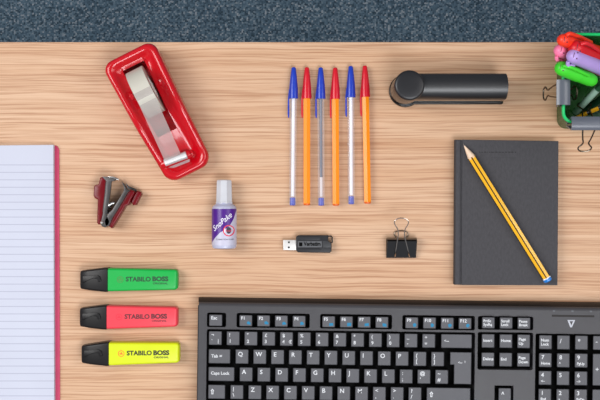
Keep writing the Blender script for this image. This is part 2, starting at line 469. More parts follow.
link('purple_field', patch(lambda u: 208.8, pcurve, .00008), mat('purple_print', (74, 24, 128), rough=.3), lab)
def drape(me, lift):
    for v in me.vertices:
        v.co = surf(v.co.x - cx, v.co.y, lift)
    return me
M_wprint = mat('white_print', (240, 238, 245), rough=.4)
t1 = place(text_me('SnoPake', 7.2*S, .00001, .4, width=23.5*S), (W(214.0, 0, r_b).x, BY(229.3), 0), math.radians(40))
link('brand_lettering', drape(t1, .0002), M_wprint, lab)
t2 = place(text_me('CORRECTION FLUID', 1.9*S, 0, 0, width=17*S), (W(217, 0, r_b).x, BY(239), 0))
link('small_lettering', drape(t2, .0002), mat('dark_print', (50, 45, 60)), lab)
# red ring badge
def disc_me(cxp, cyp, r, lift, r_in=0, n=40):
    bm = bmesh.new(); c0 = W(cxp, cyp, r_b)
    o_ = [bm.verts.new(surf(c0.x - cx + r*S*math.cos(2*PI*k/n), c0.y + r*S*math.sin(2*PI*k/n), lift)) for k in range(n)]
    if r_in:
        i_ = [bm.verts.new(surf(c0.x - cx + r_in*S*math.cos(2*PI*k/n), c0.y + r_in*S*math.sin(2*PI*k/n), lift)) for k in range(n)]
        for k in range(n): bm.faces.new((o_[k], o_[(k+1) % n], i_[(k+1) % n], i_[k]))
    else: bm.faces.new(o_)
    return me_from(bm)
link('badge', disc_me(229.6, 230.3, 5.1, .00016), mat('badge_white', (235, 232, 240), rough=.4), lab)
link('badge_ring', disc_me(229.6, 230.3, 5.5, .00026, 4.5), mat('badge_red', (215, 50, 80), rough=.4), lab)
bm = bmesh.new(); c0 = W(229.6, 230.0, r_b)
vs = [bm.verts.new(surf(c0.x-cx + a*S, c0.y + b*S, .0003)) for a, b in ((0, 3.4), (-1.5, 2.6), (-2.2, 1.2), (-2.2, -1.2), (-1.5, -2.6), (0, -3.4), (1.5, -2.6), (2.2, -1.2), (2.2, 1.2), (1.5, 2.6))]
bm.faces.new(vs); link('badge_emblem', me_from(bm), mat('dark_print', (50, 45, 60)), lab)
bm = bmesh.new(); vs = [bm.verts.new(surf(c0.x-cx + a*S, c0.y + b*S, .0004)) for a, b in ((-2.5, .8), (2.5, .8), (2.5, -.9), (-2.5, -.9))]
bm.faces.new(vs); link('badge_bar', me_from(bm), mat('badge_red', (215, 50, 80)), lab)

# ------------------------------------------------------------------ highlighters
def make_highlighter(name, body_rgb, label, px0, wid_l, xj, wid_j, xe, wid_e, ytilt, ink, logo_rgb):
    """px0: cap end x; widths are (top y, bottom y) at cap end, joint and body end"""
    hz_ = .0085
    root = thing(name, label, 'highlighter', W((px0+xe)/2, sum(wid_j)/2), 'highlighter pens in the left column')
    T = .0165
    def sect(x, y0, y1, z0, z1, inset=0.0, r=.0028):
        a = W(x, y0, .013); b = W(x, y1, .013)
        return [Vector((a.x, q[0], q[1])) for q in rrect(b.y+inset, z0+inset, a.y-inset, z1-inset, r, 5)]
    def lerp(a, b, t): return a + (b-a)*t
    # body
    secs = []
    for t, ins in ((0, 0), (.5, 0), (.95, 0), (.975, .0003), (.992, .0012), (1, .0030)):
        x = lerp(xj, xe, t)
        secs.append(sect(x, lerp(wid_j[0]+.5, wid_e[0], t), lerp(wid_j[1]-.5, wid_e[1], t), .0003, lerp(T-.0006, T-.0025, t), ins, .0026 if ins < .002 else .002))
    body = link('barrel', loft(secs), mat(name+'_plastic_'+str(body_rgb), body_rgb, rough=.38, var=.02), root, ang=40)
    secs = []
    for t, ins, z1 in ((0, .0018, .012), (.02, .0005, .0125), (.06, 0, .013), (.35, 0, .0158), (.9, 0, T), (.985, 0, T), (1, .0006, T)):
        x = lerp(px0, xj, t)
        secs.append(sect(x, lerp(wid_l[0], wid_j[0], min(t*1.15, 1)), lerp(wid_l[1], wid_j[1], min(t*1.15, 1)), 0.0, z1, ins, .0022))
    cap = link('cap', loft(secs), mat('black_cap_plastic', (20, 19, 20), rough=.36, spec=.35), root, ang=40)
    # raised clip panel on the cap
    ym = sum(wid_l)/2
    pl = px([(px0+2.5, ym-3.8), (px0+18, ym-5.0), (px0+20.5, ym-3.5), (px0+21.5, ym+1), (px0+19, ym+2.0), (px0+17.5, ym-1), (px0+15, ym-1.6), (px0+13, ym-1.6), (px0+2.5, ym+3)], T)
    pe = ext(pl, .0, .0012, .0004)
    x0_, x1_ = W(px0, 0, T).x, W(xj, 0, T).x
    for v in pe.vertices:
        t = (v.co.x - x0_)/(x1_-x0_)
        v.co.z += .01285 + (.0029*min(t, .35)/.35 + .0008*max(0, t-.35)/.55)
    link('clip_panel', pe, mat('black_cap_plastic', (34, 33, 35)), cap)
    # printing
    M_ink = mat('print_'+str(ink), ink, rough=.5)
    zt_ = T - .0012
    sl_ = math.atan2(-(ytilt), 50)
    def topz(x): return lerp(T-.0006, T-.0025, (x-xj)/(xe-xj)) + .00006
    def put(me_, x, y, part_name, m_):
        p = W(x, y, .0155); place(me_, (p.x, p.y, 0), sl_)
        for v in me_.vertices:
            xpx = v.co.x/(S*(1-.0155)) + 300
            v.co.z = topz(xpx)
        link(part_name, me_, m_, body, smooth=False)
    yc = (wid_j[0]+wid_j[1])/2 - .2
    k = S*.985
    put(text_me('STABILO', 6.2*S, .00026, 0, width=25*k), xj+17.3, yc-.2, 'lettering', M_ink)
    put(text_me('BOSS', 6.2*S, .00036, 0, width=16*k), xj+43.8, yc-.4, 'lettering', M_ink)
    put(text_me('ORIGINAL', 2.6*S, .00008, 0, width=15*k), xj+44.3, yc+4.0, 'lettering', M_ink)
    bm = bmesh.new(); n = 24
    for r0, r1 in ((3.2, 2.5),):
        o_ = [bm.verts.new((r0*S*math.cos(2*PI*q/n), r0*S*math.sin(2*PI*q/n), 0)) for q in range(n)]
        i_ = [bm.verts.new((r1*S*math.cos(2*PI*q/n), r1*S*math.sin(2*PI*q/n), 0)) for q in range(n)]
        for q in range(n): bm.faces.new((o_[q], o_[(q+1) % n], i_[(q+1) % n], i_[q]))
    swan = [(-1.5, -1), (1.5, -1), (1.7, -.2), (.8, .4), (.3, 1.8), (-.3, 1.8), (-.6, .4), (-1.7, .1)]
    bm.faces.new([bm.verts.new((a*S, b*S, 0)) for a, b in swan])
    put(me_from(bm), xj+11.8, yc, 'round_logo', mat('logo_'+str(logo_rgb), logo_rgb))
    return root
make_highlighter('highlighter_pen', (6, 164, 66), 'green highlighter with black cap, above the coral one', 79.6, (271, 289), 108.4, (267.7, 291.8), 177.6, (269.7, 289.9), .3, (20, 70, 40), (70, 130, 60))
make_highlighter('highlighter_pen', (226, 60, 74), 'coral red highlighter with black cap, between the green and yellow ones', 79.2, (308.4, 326.6), 107.2, (305, 329.4), 177.6, (307.2, 326.8), .2, (95, 30, 40), (215, 40, 60))
make_highlighter('highlighter_pen', (204, 216, 14), 'yellow highlighter with black cap, below the coral one', 80.9, (345.8, 363.2), 109.4, (341.8, 365.8), 179.4, (342.8, 362.9), -.3, (45, 50, 20), (240, 110, 40))

# ------------------------------------------------------------------ ballpoint pens
def pen_proto(kind):
    """lies along -y from the cap tip at the origin; z = 0 is the desk"""
    k = S*.993
    L_ = 138*k; capL = 31.5*k; rb = 3.55*k; zc = 4.85*k
    clear = kind != 'orange'
    names = {'clear': ('ballpoint_pen', 'pen'), 'grey': ('ballpoint_pen', 'pen'), 'orange': ('ballpoint_pen', 'pen')}
    root = thing('ballpoint_pen', 'pen', 'pen', (0, 0, 0), 'capped ballpoint pens in a row', local=True)
    A = (0, -1, 0)
    def lt(prof, n=6, phase=0): return lathe(prof, (0, 0, zc), A, n, phase)
    m_b = M_clear if clear else M_orange
    L1 = L_ - (7*k if clear else 1.5*k)
    link('barrel', lt([(capL-8*k, rb*.95), (capL, rb*1.08), (L1, rb*1.08)] if not clear else [(capL-8*k, rb*1.08), (L_-1*k, rb*1.08), (L_-.2*k, rb*.95)], 6, 0), m_b, root, ang=20)
    m_c = M_bluecap if clear else M_redcap
    prof = [(0, 1.2*k), (.4*k, 1.9*k), (1.2*k, 2.3*k), (10*k, 3.3*k), (20*k, 4.25*k), (capL-1*k, 4.75*k), (capL, 4.75*k), (capL, 4.1*k)]
    cap = link('cap', lt(prof, 28), m_c, root, ang=40)
    cl = [(-4.6*k, -22*k), (-5.6*k, -capL), (-5.7*k, -47*k), (-5.2*k, -50.5*k), (-4.2*k, -51*k), (-3.9*k, -48*k), (-4.1*k, -capL-1*k), (-3.2*k, -22*k)]
    link('clip', ext(cl, zc-1.2*k, zc+1.2*k, .0003), m_c, cap)
    if clear:
        link('plug', lt([(L_-7.5*k, rb*.75), (L_-.4*k, rb*.8), (L_, rb*.82), (L_+.5*k, rb*.6)], 24), mat('blue_plug', (34, 52, 176), rough=.3), root)
        if kind == 'clear':
            link('refill', lt([(capL-6*k, 1.75*k), (L_-8.5*k, 1.75*k)], 20), mat('white_refill_tube', (232, 232, 238), rough=.3), root)
        else:
            t = link('refill', lt([(capL-6*k, 1.5*k), (110*k, 1.5*k)], 20), mat('dark_ink_tube', (88, 90, 104), rough=.25), root)
            link('empty_tube', lt([(110*k, 1.5*k), (L_-8.5*k, 1.5*k)], 20), mat('pale_empty_tube', (214, 206, 206), rough=.3), root)
    else:
        link('plug', lt([(L1, rb*1.0), (L_-.3*k, rb*.92), (L_+.3*k, rb*.7)], 24), M_orange2, root)
    return root
P_clear = pen_proto('clear'); P_grey = pen_proto('grey'); P_or = pen_proto('orange')
pens = [(293.7, 67.4, 292.6, 205.6, P_clear, 'clear barrelled pen with blue cap and white tube, far left of the row'),
        (306.9, 67.4, 306.8, 205, P_or, 'orange pen with red cap, leftmost of the three orange ones'),
        (320.7, 67.6, 321.2, 205.6, P_grey, 'clear pen with blue cap and dark ink in its refill'),
        (335.2, 67.8, 335.9, 205.4, P_or, 'orange pen with red cap, in the middle of the three orange ones'),
        (350.7, 66.2, 351.2, 204.2, P_clear, 'clear barrelled pen with blue cap and white tube, between two orange pens'),
        (364.8, 65.8, 367.5, 203.2, P_or, 'orange pen with red cap at the right end of the row')]
seen = set()
for x0, y0, x1, y1, proto, lb in pens:
    a = W(x0, y0, .004); b = W(x1, y1, .004); d = b-a
    rz = math.atan2(d.x, -d.y)
    if proto.name not in seen:
        seen.add(proto.name); proto.location = (a.x, a.y, 0); proto.rotation_euler.z = rz; proto['label'] = lb
    else: dup(proto, (a.x, a.y, 0), rz, lb)

# ------------------------------------------------------------------ stapler
st = thing('stapler', 'black half-strip stapler with round domed end above the notebook', 'stapler', W(448, 90))
cb = (405.2, 90.9); rb_ = 16.3
def circ(c, r, a0, a1, n): return [(c[0]+r*math.cos(math.radians(a0+(a1-a0)*i/n)), c[1]+r*math.sin(math.radians(a0+(a1-a0)*i/n))) for i in range(n+1)]
base = circ(cb, rb_, 56, 299, 40) + [(501.5, 77.2), (502.8, 78.5), (502.8, 103.3), (501.8, 104.4)]
link('base', ext(px(base, .003), .0, .0065, .0012), M_gloss, st)
# round housing tapering up to the domed disc
r1 = 15.3*S
pc = W(409.7, 85.1, .050); hc = Vector((pc.x, pc.y, 0))
link('round_housing', lathe([(.0066, 14.9*S), (.012, 14.6*S), (.042, 14.2*S), (.0445, 13.6*S)], hc, (0, 0, 1), 64), M_gloss, st)
link('domed_cap', lathe([(.0435, 13.2*S), (.0446, 14.3*S), (.0475, 14.45*S), (.0492, 14.0*S), (.0500, 13.1*S), (.0504, 11.5*S), (.0507, 6*S), (.0508, .5*S)], hc, (0, 0, 1), 64), mat('satin_black_plastic', (30, 30, 33), rough=.36), st, ang=60)
yT, yB = W(0, 73.0, .036).y, W(0, 99.4, .036).y
ym = (yT+yB)/2; hw = (yT-yB)/2
def arm(xp):
    x = W(xp, 0, .04).x; out = []
    prof = []
    for i in range(0, 19):
        a = PI - PI*i/18; prof.append((math.cos(a), .031 + .0135*math.sin(a)**.8 if math.sin(a) > 1e-4 else .031))
    prof += []
    return x, prof
rings = []
for xp in (414, 440, 480, 506.2, 507.0):
    x, prof = arm(xp); ring = []
    for q, z in prof:
        xx = x
        if xp > 500: xx = x - .0012*(1-q*q)*0 + .0006*(1-abs(q))
        ring.append(Vector((xx, ym + q*hw*(1 if xp < 507 else .985), z)))
    rings.append(ring)
link('top_arm', loft(rings), mat('satin_arm_plastic', (19, 20, 23), rough=.40, spec=1.0), st, ang=40)
skz = ((1.0, .0312), (1.0, .0080), (.93, .0080), (.93, .0312))
rings = []
xa, xb = W(414, 0, .04).x, W(507, 0, .04).x
for sg in (1, -1):
    link('side_skirt', loft([[Vector((x, ym + sg*q*hw, z)) for q, z in skz] for x in (xa, xb)]), mat('mirror_black_plastic', (13, 13, 15), rough=.05, spec=1.0), st, ang=20)
link('magazine', box(W(414, 0, .01).x, ym-hw*.8, .0085, W(504, 0, .01).x, ym+hw*.8, .0134, .0006), M_gloss, st)

# ------------------------------------------------------------------ binder clips
def handle_pts(half_base, length, waist=.45, bulb=.95):
    """2-D outline of a wire handle: x across, y away from the hinge (metres)"""
    b = half_base; L_ = length
    r = [(b, 0), (b*.82, L_*.25), (b*.6, L_*.5), (b*waist, L_*.64), (b*.62, L_*.74), (b*bulb, L_*.84), (b*bulb*.86, L_*.94), (b*.45, L_*.99), (0, L_)]
    full = r + [(-x, y) for x, y in reversed(r[:-1])]
    return smooth_path([(x, y, 0) for x, y in full], 4)
def make_clip(name_label, root, hw_, frame, spine_w, depth, m_body, m_wire, handles, hoff=0.0):
    """frame(u,v,w): u along the spine, v away from the spine towards the mouth, w across the wedge"""
    sp = spine_w/2; t = .0005
    prof = [(-sp*.72, .0004), (-sp*.4, -.0004), (0, -.0007), (sp*.4, -.0004), (sp*.72, .0004), (sp, .0016), (sp*.96, .003), (.0016, depth-.001), (.0020, depth+.0006), (.0010, depth+.0012), (.0006, depth-.001), (sp-.0014, .0026), (sp*.62, .0009), (-sp*.62, .0009), (-sp+.0014, .0026), (-.0006, depth-.001), (-.0010, depth+.0012), (-.0020, depth+.0006), (-.0016, depth-.001), (-sp*.96, .003), (-sp, .0016)]
    rings = [[frame(u, v, w) for w, v in prof] for u in (-hw_, hw_)]
    link('clip_body', loft(rings), m_body, root, ang=25)
    for (sgn, lean, half_base, L_, wst, blb) in handles:
        # lean: angle from straight away from the spine (0) outwards
        pts = []
        for p in handle_pts(half_base, L_, wst, blb):
            v = depth - .0002 + p.y*math.cos(lean); w = sgn*(.0016 + p.y*math.sin(lean))
            pts.append(frame(p.x + hoff, v, w))
        link('wire_handle', tube(pts, .0008, 8), m_wire, root)

M_clipblack = mat('black_lacquered_steel', (16, 15, 15), rough=.10, spec=1.0, coat=1)
M_clipgrey = mat('grey_lacquered_steel', (88, 92, 102), rough=.28, spec=.6)
M_wire = mat('nickel_wire', (205, 196, 186), rough=.2, metal=1)
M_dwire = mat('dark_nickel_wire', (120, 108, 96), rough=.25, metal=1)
# the loose one: lying flat, spine towards the far edge, handles folded back over it
spw = .0125; th = math.radians(17)
loose = thing('binder_clip', 'black binder clip lying loose between USB stick and notebook', 'binder clip', W(402, 247))
sy = W(0, 238.4, .0115).y; my_ = W(0, 256.6, .002).y; cxw = W(401.7, 0, .008).x
dep = math.hypot(sy-my_, .005)
def fr_loose(u, v, w):
    a = math.atan2(spw/2-.0014, dep)      # lower jaw lies flat on the desk
    y = -v*math.cos(a) - w*math.sin(a)*1.0
    z = spw/2 - v*math.sin(a) + w*math.cos(a)
    return Vector((cxw + u, sy + y, z + .0004))
make_clip('', loose, .0157, fr_loose, spw, dep, M_clipblack, M_wire, [])
def flat_handle(tab, m_):
    pts = smooth_path([W(x, y, z) for x, y, z in tab], 5)
    link('wire_handle', tube(pts, .00062, 8), m_, loose)
up = [(395.0, 256.6, .0036), (395.6, 252, .0085), (396.6, 245, .0125), (397.6, 239, .0158), (398.3, 233.5, .0188), (397.6, 229, .0208), (395.0, 224.5, .0225), (394.4, 221.6, .0235), (396.8, 219.0, .0243), (401.2, 218.0, .0248)]
up2 = up + [(802.4-x + .4, y, z) for x, y, z in reversed(up[:-1])]
up2 = [(x + (409.4-407.8)*max(0, (y-239)/17.6)*(1 if x > 401 else 0), y, z) for x, y, z in up2]
flat_handle(up2, M_wire)
lo = [(395.2, 256.4, .0012), (397.2, 246, .0012), (398.4, 239, .0012), (396.4, 237.2, .0014), (394.2, 234.4, .0016), (395.4, 232.0, .0018), (398.0, 231.0, .002), (401, 230.8, .002)]
flat_handle(lo + [(802.2-x, y, z) for x, y, z in reversed(lo[:-1])], M_dwire)

# ------------------------------------------------------------------ USB stick
usb = thing('usb_stick', 'dark grey slide USB stick with exposed metal plug', 'usb stick', W(308, 244))
hu = .0085
sh = [(296.6, 236.4), (298.2, 235.3), (328.3, 235.3), (328.3, 242.4), (331.6, 242.4), (331.6, 251.2), (329.8, 252.9), (298, 252.4), (296.2, 250.6), (295.9, 238)]
body = link('housing', ext(px(sh, hu), .0002, hu, .0010), mat('dark_slate_plastic', (40, 40, 43), rough=.4, spec=.3), usb)
for y0, y1 in ((236.2, 240.2), (248.2, 251.8)):
    link('side_rib', ext(px([(297.5, y0), (320.5, y0), (320.5, y1), (297.5, y1)], hu), hu-.0002, hu+.0005, .0003), mat('dark_slate_plastic', (52, 53, 56)), body)
pts = [(322.5, 240.6), (327.6, 240.6), (331, 243.3), (331, 247.6), (322.5, 247.6)]
link('slider', ext(px(pts, hu), hu-.0003, hu+.0007, .0003), mat('slate_slider', (48, 49, 52), rough=.42), usb)
link('loop', tube([W(328.2, 236.2, .004), W(331.0, 235.9, .004), W(332.2, 237.3, .004), W(332.2, 243, .004)], .0007, 8), M_black, usb)
pt = [(283.1, 240.0), (296.6, 240.0), (296.6, 250.2), (283.1, 250.2)]
plug = link('metal_plug', ext(px(pt, .0065), .002, .0065, .0004), mat('pale_plug_metal', (215, 213, 210), rough=.4, metal=.6), usb)
for y in (242.3, 247.4):
    link('contact_window', ext(px([(288, y-.9), (289.8, y-.9), (289.8, y+.9), (288, y+.9)], .0066), .0064, .00662), M_tray, plug)
plate = link('brand_plate', ext(px([(297.8, 241.2), (321.8, 241.2), (321.8, 247.3), (297.8, 247.3)], hu), hu-.0002, hu+.0002), mat('grey_brand_plate', (88, 89, 92), rough=.45, spec=.3), usb)
tm = place(text_me('Verbatim', 5.4*S, .00022, 0, width=17*S*.99), (W(303.6, 0, hu).x, W(0, 244.0, hu).y, hu+.00026))
link('brand_lettering', tm, M_tray, plate, smooth=False)
link('brand_mark', ext(px([(299.0, 242.4), (302.4, 242.4), (302.4, 246.2), (299.0, 246.2)], hu), hu+.0002, hu+.00027), M_tray, plate, smooth=False)

# ------------------------------------------------------------------ notebook and pencil
hn = .012
nb = thing('hardback_notebook', 'charcoal cloth covered hardback notebook lying under the pencil', 'notebook', W(507, 212))
M_cloth = mat('charcoal_book_cloth', (69, 68, 71), rough=.8, spec=.2, var=.1, nscale=500, bump=.5, bscale=1500, stretch=(1, 1, 1))
N_ = M_cloth.node_tree.nodes; N_['Mapping'].inputs['Scale'].default_value = (1, .45, 1)
top = [(462.3, 139.6), (558.6, 141.0), (557.6, 285.3), (461.6, 285.0)]
link('front_cover', ext(px(top, hn), hn-.0022, hn, .0005), M_cloth, nb)
link('back_cover', ext(px([(456.5, 140.2), (557.2, 142.2), (556.2, 284.2), (456, 284.2)], 0), 0, .0022, .0005), M_cloth, nb)
sp_ = [(455.6, 139.6), (460.9, 139.7), (460.3, 284.9), (454.8, 284.8)]
link('spine', ext(px(sp_, hn), 0.0003, hn+.0002, .0016), M_cloth, nb)
link('hinge_groove', ext(px([(460.2, 139.8), (463, 139.8), (462.2, 284.9), (459.6, 284.8)], hn), hn-.0024, hn-.0014), M_cloth, nb)
link('page_block', ext(px([(463, 141.8), (555.4, 143), (554.6, 283), (462.4, 282.8)], hn-.002), .0023, hn-.0023), mat('cream_page_edges', (226, 220, 204), rough=.8), nb)
# stitched-looking pressed dashes
bms = []
random.seed(3)
x = 479
while x < 515:
    w = random.uniform(.8, 3.0)
    bms.append(ext(px([(x, 151.9), (x+w, 151.95), (x+w, 152.4), (x, 152.35)], hn), hn-.0001, hn+.00006)); x += w + random.uniform(.6, 1.4)
link('pressed_title', join(*bms), M_tray, nb, smooth=False)
bms = [ext(px([(491, 157.5), (516, 157.7), (516, 158.0), (491, 157.8)], hn), hn-.0001, hn+.00005)]
link('pressed_rule', join(*bms), mat('pressed_cloth_line', (52, 52, 55), rough=.8), nb, smooth=False)

pr = 4.5*S*.98; zp = hn + pr*.9 + .0004
A = W(463.6, 144.6, zp); B = W(548.4, 281.2, zp); A.z = zp; B.z = zp
d = (B-A); Lp = d.length; d.normalize(); side = d.cross(Vector((0, 0, 1)))
pc_root = thing('pencil', 'yellow and black striped hexagonal pencil lying diagonally on the notebook', 'pencil', Vector(((A.x+B.x)/2, (A.y+B.y)/2, hn)))
def hexring(pos, r, m_per=4):
    pts = []
    for k in range(6):
        a0 = PI/2 - .17 + k*PI/3; a1 = a0 + PI/3
        p0 = Vector((math.cos(a0), math.sin(a0))); p1 = Vector((math.cos(a1), math.sin(a1)))
        for f in (0, .15, .85):
            q = p0.lerp(p1, f); pts.append(A + d*pos + side*(q.x*r) + Vector((0, 0, q.y*r)))
    return pts
def hexloft(r0, r1, ra, rb2, colour_edges=True, name='x', mats=None, parent=pc_root):
    bm = bmesh.new()
    R0 = [bm.verts.new(p) for p in hexring(r0, ra)]; R1 = [bm.verts.new(p) for p in hexring(r1, rb2)]
    n = len(R0)
    for i in range(n):
        f = bm.faces.new((R0[i], R0[(i+1) % n], R1[(i+1) % n], R1[i]))
        f.material_index = 0 if i % 3 == 1 else 1
    bm.faces.new(list(reversed(R0))); bm.faces.new(R1)
    bmesh.ops.recalc_face_normals(bm, faces=bm.faces)
    me = bpy.data.meshes.new('m'); bm.to_mesh(me); bm.free()
    o = bpy.data.objects.new(name, me); C.objects.link(o); o.parent = parent
    me.transform(Matrix.Translation(-parent.location))
    for m_ in mats: me.materials.append(m_)
    return o
conL = 14.5*S
shaft = hexloft(conL, Lp-4.2*S, pr, pr, name='shaft', mats=[mat('yellow_pencil_lacquer', (236, 176, 30), rough=.2, coat=.6), mat('black_pencil_stripe', (32, 26, 20), rough=.25)])
link('sharpened_wood', lathe([(.6*S, .35*S), (conL-.6*S, pr*.86), (conL+1.4*S, pr*.93)], A, d, 24), mat('pale_pencil_wood', (226, 198, 172), rough=.6), pc_root)
link('lead_tip', lathe([(-.8*S, .1*S), (1.4*S, .62*S)], A, d, 12), mat('graphite', (120, 112, 108), rough=.4), pc_root)
link('white_band', lathe([(Lp-4.4*S, pr*.99), (Lp-3.2*S, pr*.99)], A, d, 6, phase=0), M_white, pc_root)
link('blue_end', lathe([(Lp-3.2*S, pr*.99), (Lp-.9*S, pr*.98), (Lp-.1*S, pr*.8), (Lp+.2*S, pr*.4)], A, d, 24), mat('blue_dip', (36, 120, 200), rough=.2), pc_root)

# ------------------------------------------------------------------ keyboard
KX, KY, SL = 198.0, 297.0, .0128
def KW(u, v, h): return W(KX + u - v*SL, KY + v + u*SL, h)
def K(x, y): return (x-KX, y-KY)          # photo position measured near the left edge -> local
HC = .022; HK = .0268
kb = thing('keyboard', 'black and grey full size computer keyboard at the bottom edge', 'keyboard', KW(205, 60, 0))
def kpx(pts, h): return [(KW(u, v, h).x, KW(u, v, h).y) for u, v in pts]
def krect(x0, y0, x1, y1, r, h, n=4): return kpx(rrect(x0-KX, y0-KY, x1-KX, y1-KY, r, n), h)
UW = 421
wells = [(207.2, 312.4, 226.4, 326.9), (236.8, 312.4, 310, 326.9), (320.4, 312.4, 392.4, 326.9), (402.6, 312.4, 475.2, 326.9), (478.2, 312.4, 533.6, 326.0),
         (207.2, 329.0, 475.6, 425), (478.2, 328.4, 533.6, 366.0), (495.6, 381.6, 514.6, 399.5), (478.2, 399.5, 533.4, 425), (536.0, 329.2, 612, 425)]
holes = [krect(*w, 1.8, HC) for w in wells[:7]] + [krect(*wells[9], 1.8, HC)]
# inverted-T arrow well
tw = [(495.6, 381.6), (514.6, 381.6), (514.6, 399.5), (533.4, 399.5), (533.4, 425), (478.2, 425), (478.2, 399.5), (495.6, 399.5)]
holes.append(kpx([K(*p) for p in tw], HC))
plate = kpx([(1.0, 9.0), (UW-1, 9.0), (UW-1, 140), (1, 140)], HC)
top_me = ext(plate, .0015, HC, .0, holes)
link('case_top', top_me, M_case, kb, ang=30)
# rear slope with rounded shoulder
prof = [(0.0, .0015, 0), (.4, .006, .2), (2.0, .0125, .5), (4.3, .0178, .7), (5.0, .0188, 1)]
rings = []
for u in (.6, 1.4, UW-1.4, UW-.6):
    ins = .0012 if u < 1 or u > UW-1 else 0
    ring = [KW(u, v, z) - Vector((0, ins*0, ins*(z > .002))) for v, z, _ in prof] + [KW(u, 5.0, .0015)]
    rings.append(ring)
link('rear_shoulder', loft([[KW(u, v, z) for v, z in ((5.0, .0190), (6.3, .0207), (7.8, .0218), (9.0, HC), (9.0, .0185), (5.0, .0185))] for u in (1.0, UW-1.0)]), M_case, kb, ang=60)
link('rear_edge', loft(rings), mat('shaded_rear_plastic', (26, 25, 26), rough=.5, spec=.2), kb, ang=50)  # darker copy of the case plastic; shade of the rear slope painted in
link('side_trim', ext(kpx([(.0, 8.5), (1.1, 8.5), (1.1, 140.5), (.0, 140.5)], HC), .0015, HC-.0006, .0003), M_black, kb)
link('side_trim', ext(kpx([(UW-1.1, 8.5), (UW, 8.5), (UW, 140.5), (UW-1.1, 140.5)], HC), .0015, HC-.0006, .0003), M_black, kb)
link('key_tray', ext(kpx([(5, 10), (UW-4, 10), (UW-4, 138), (5, 138)], .012), 0.0, .0115), M_tray, kb)

M_keyside = M_key
GP = [0]
def key(x0, y0, x1, y1, legends=(), icon=None, name='key', shape=None, shift=None):
    """x,y: extent of the flat top in photo pixels (level frame)"""
    def rr(e, h, r): return [KW(p[0], p[1], h) for p in rrect(x0-KX-e, y0-KY-e, x1-KX+e, y1-KY+e, r, 3)]
    if shape is None:
        rings = [rr(.5, .0125, .8), rr(.15, HK-.0016, .8), rr(.0, HK-.0004, .8), rr(-.3, HK, .7)]
        me = loft(rings)
    else:
        def off(poly, e):   # simple mitre offset, clockwise in v-down space
            out = []; n = len(poly)
            for i in range(n):
                p0 = Vector(poly[i-1]); p1 = Vector(poly[i]); p2 = Vector(poly[(i+1) % n])
                d1 = (p1-p0).normalized(); d2 = (p2-p1).normalized()
                n1 = Vector((d1.y, -d1.x)); n2 = Vector((d2.y, -d2.x)); out.append(p1 + (n1+n2)*e)
            return out
        sp = [K(*p) for p in shape]
        me = loft([[KW(p[0], p[1], h) for p in off(sp, e)] for e, h in ((.5, .0125), (.15, HK-.0014), (.0, HK-.0003), (-.25, HK))])
    k = link(name, me, M_key, kb, ang=25)
    mes = []
    for s, dx, dy, sz in legends:
        p = KW(x0-KX+dx, y0-KY+dy, HK)
        mes.append(place(text_me(s, sz*1.08*S, .0001, 0), (p.x, p.y, HK+.00006), -SL))
    if shift:
        ar = [(0, -3), (2, -.6), (1, -.6), (1, 2.6), (-1, 2.6), (-1, -.6), (-2, -.6)]; ai = [(0, -1.9), (.7, -1.1), (.35, -1.1), (.35, 1.9), (-.35, 1.9), (-.35, -1.1), (-.7, -1.1)]
        f_ = lambda q: kpx([(x0-KX+shift[0]+a, y0-KY+shift[1]+b) for a, b in q], HK)
        mes.append(ext(f_(ar), HK-.00005, HK+.00008, 0, [f_(ai)]))
    if mes:
        mes = [m_ for m_ in mes if len(m_.vertices)]
        if mes: link('key_legend', join(*mes), M_legend, k, smooth=False)
    if icon:
        pts = []
        for a, b in icon: pts.append((x0-KX+a, y0-KY+b))
        link('key_icon', ext(kpx(pts, HK), HK-.00005, HK+.00008), M_blue_print, k, smooth=False)
    GP[0] += 1
    return k
KWD = 12.2; P = 17.78
R = {'f': (314.6, 325.4), 'n': (331.2, 344.4), 'q': (349.1, 362.8), 'a': (367.0, 380.4), 'z': (384.8, 398.2), 'c': (402.6, 416.2)}
key(209.8, *[R['f'][0]], 222.2, R['f'][1], [('Esc', 1.5, 3.2, 4.2)])
tri = [(7.0, 8.9), (7.0, 6.4), (8.8, 5.6), (10.8, 7.2), (10.8, 8.9)]
bx_ = [(6.6, 6.4), (10.8, 6.4), (10.8, 9.4), (6.6, 9.4)]
oc = [(7.2, 6.6), (8.4, 5.6), (9.8, 5.8), (10.6, 7.2), (10, 9), (8.4, 9.6), (7.2, 8.6)]
for grp, xs, ic in (('F1', 240.1, tri), ('F5', 322.9, bx_), ('F9', 406.0, oc)):
    n0 = int(grp[1:])
    for i in range(4):
        x = xs + i*17.75
        key(x, R['f'][0]+.1, x+12.1, R['f'][1]-.1, [('F%d' % (n0+i), 1.2, 3.0, 4.0)], [(a+random.uniform(-.3, .3), b+random.uniform(-.3, .3)) for a, b in ic])
for i, (a, b) in enumerate((('PrtSc', 'SysRq'), ('Scroll', 'Lock'), ('Pause', 'Break'))):
    x = 482.6 + i*17.8
    key(x, 313.7, x+12.0, 324.4, [(a, 1.0, 3.6, 3.3), (b, 1.0, 7.2, 3.3)])
num = [('¬', '`'), ('!', '1'), ('"', '2'), ('£', '3'), ('$', '4'), ('%', '5'), ('^', '6'), ('&', '7'), ('*', '8'), ('(', '9'), (')', '0'), ('_', '-'), ('+', '=')]
for i, (a, b) in enumerate(num):
    x = 209.8 + i*P
    lg = [(a, 2.0, 3.4, 4.2), (b, 2.0, 9.6, 4.2)]
    if b in '`4': lg.append(('|' if b == '`' else '€', 8.4, 9.6, 4.2))
    key(x, R['n'][0], x+KWD, R['n'][1], lg)
key(442.0, R['n'][0], 472.0, R['n'][1], [('<', 2.6, 6.6, 3.4), ('–', 4.0, 6.6, 6)])
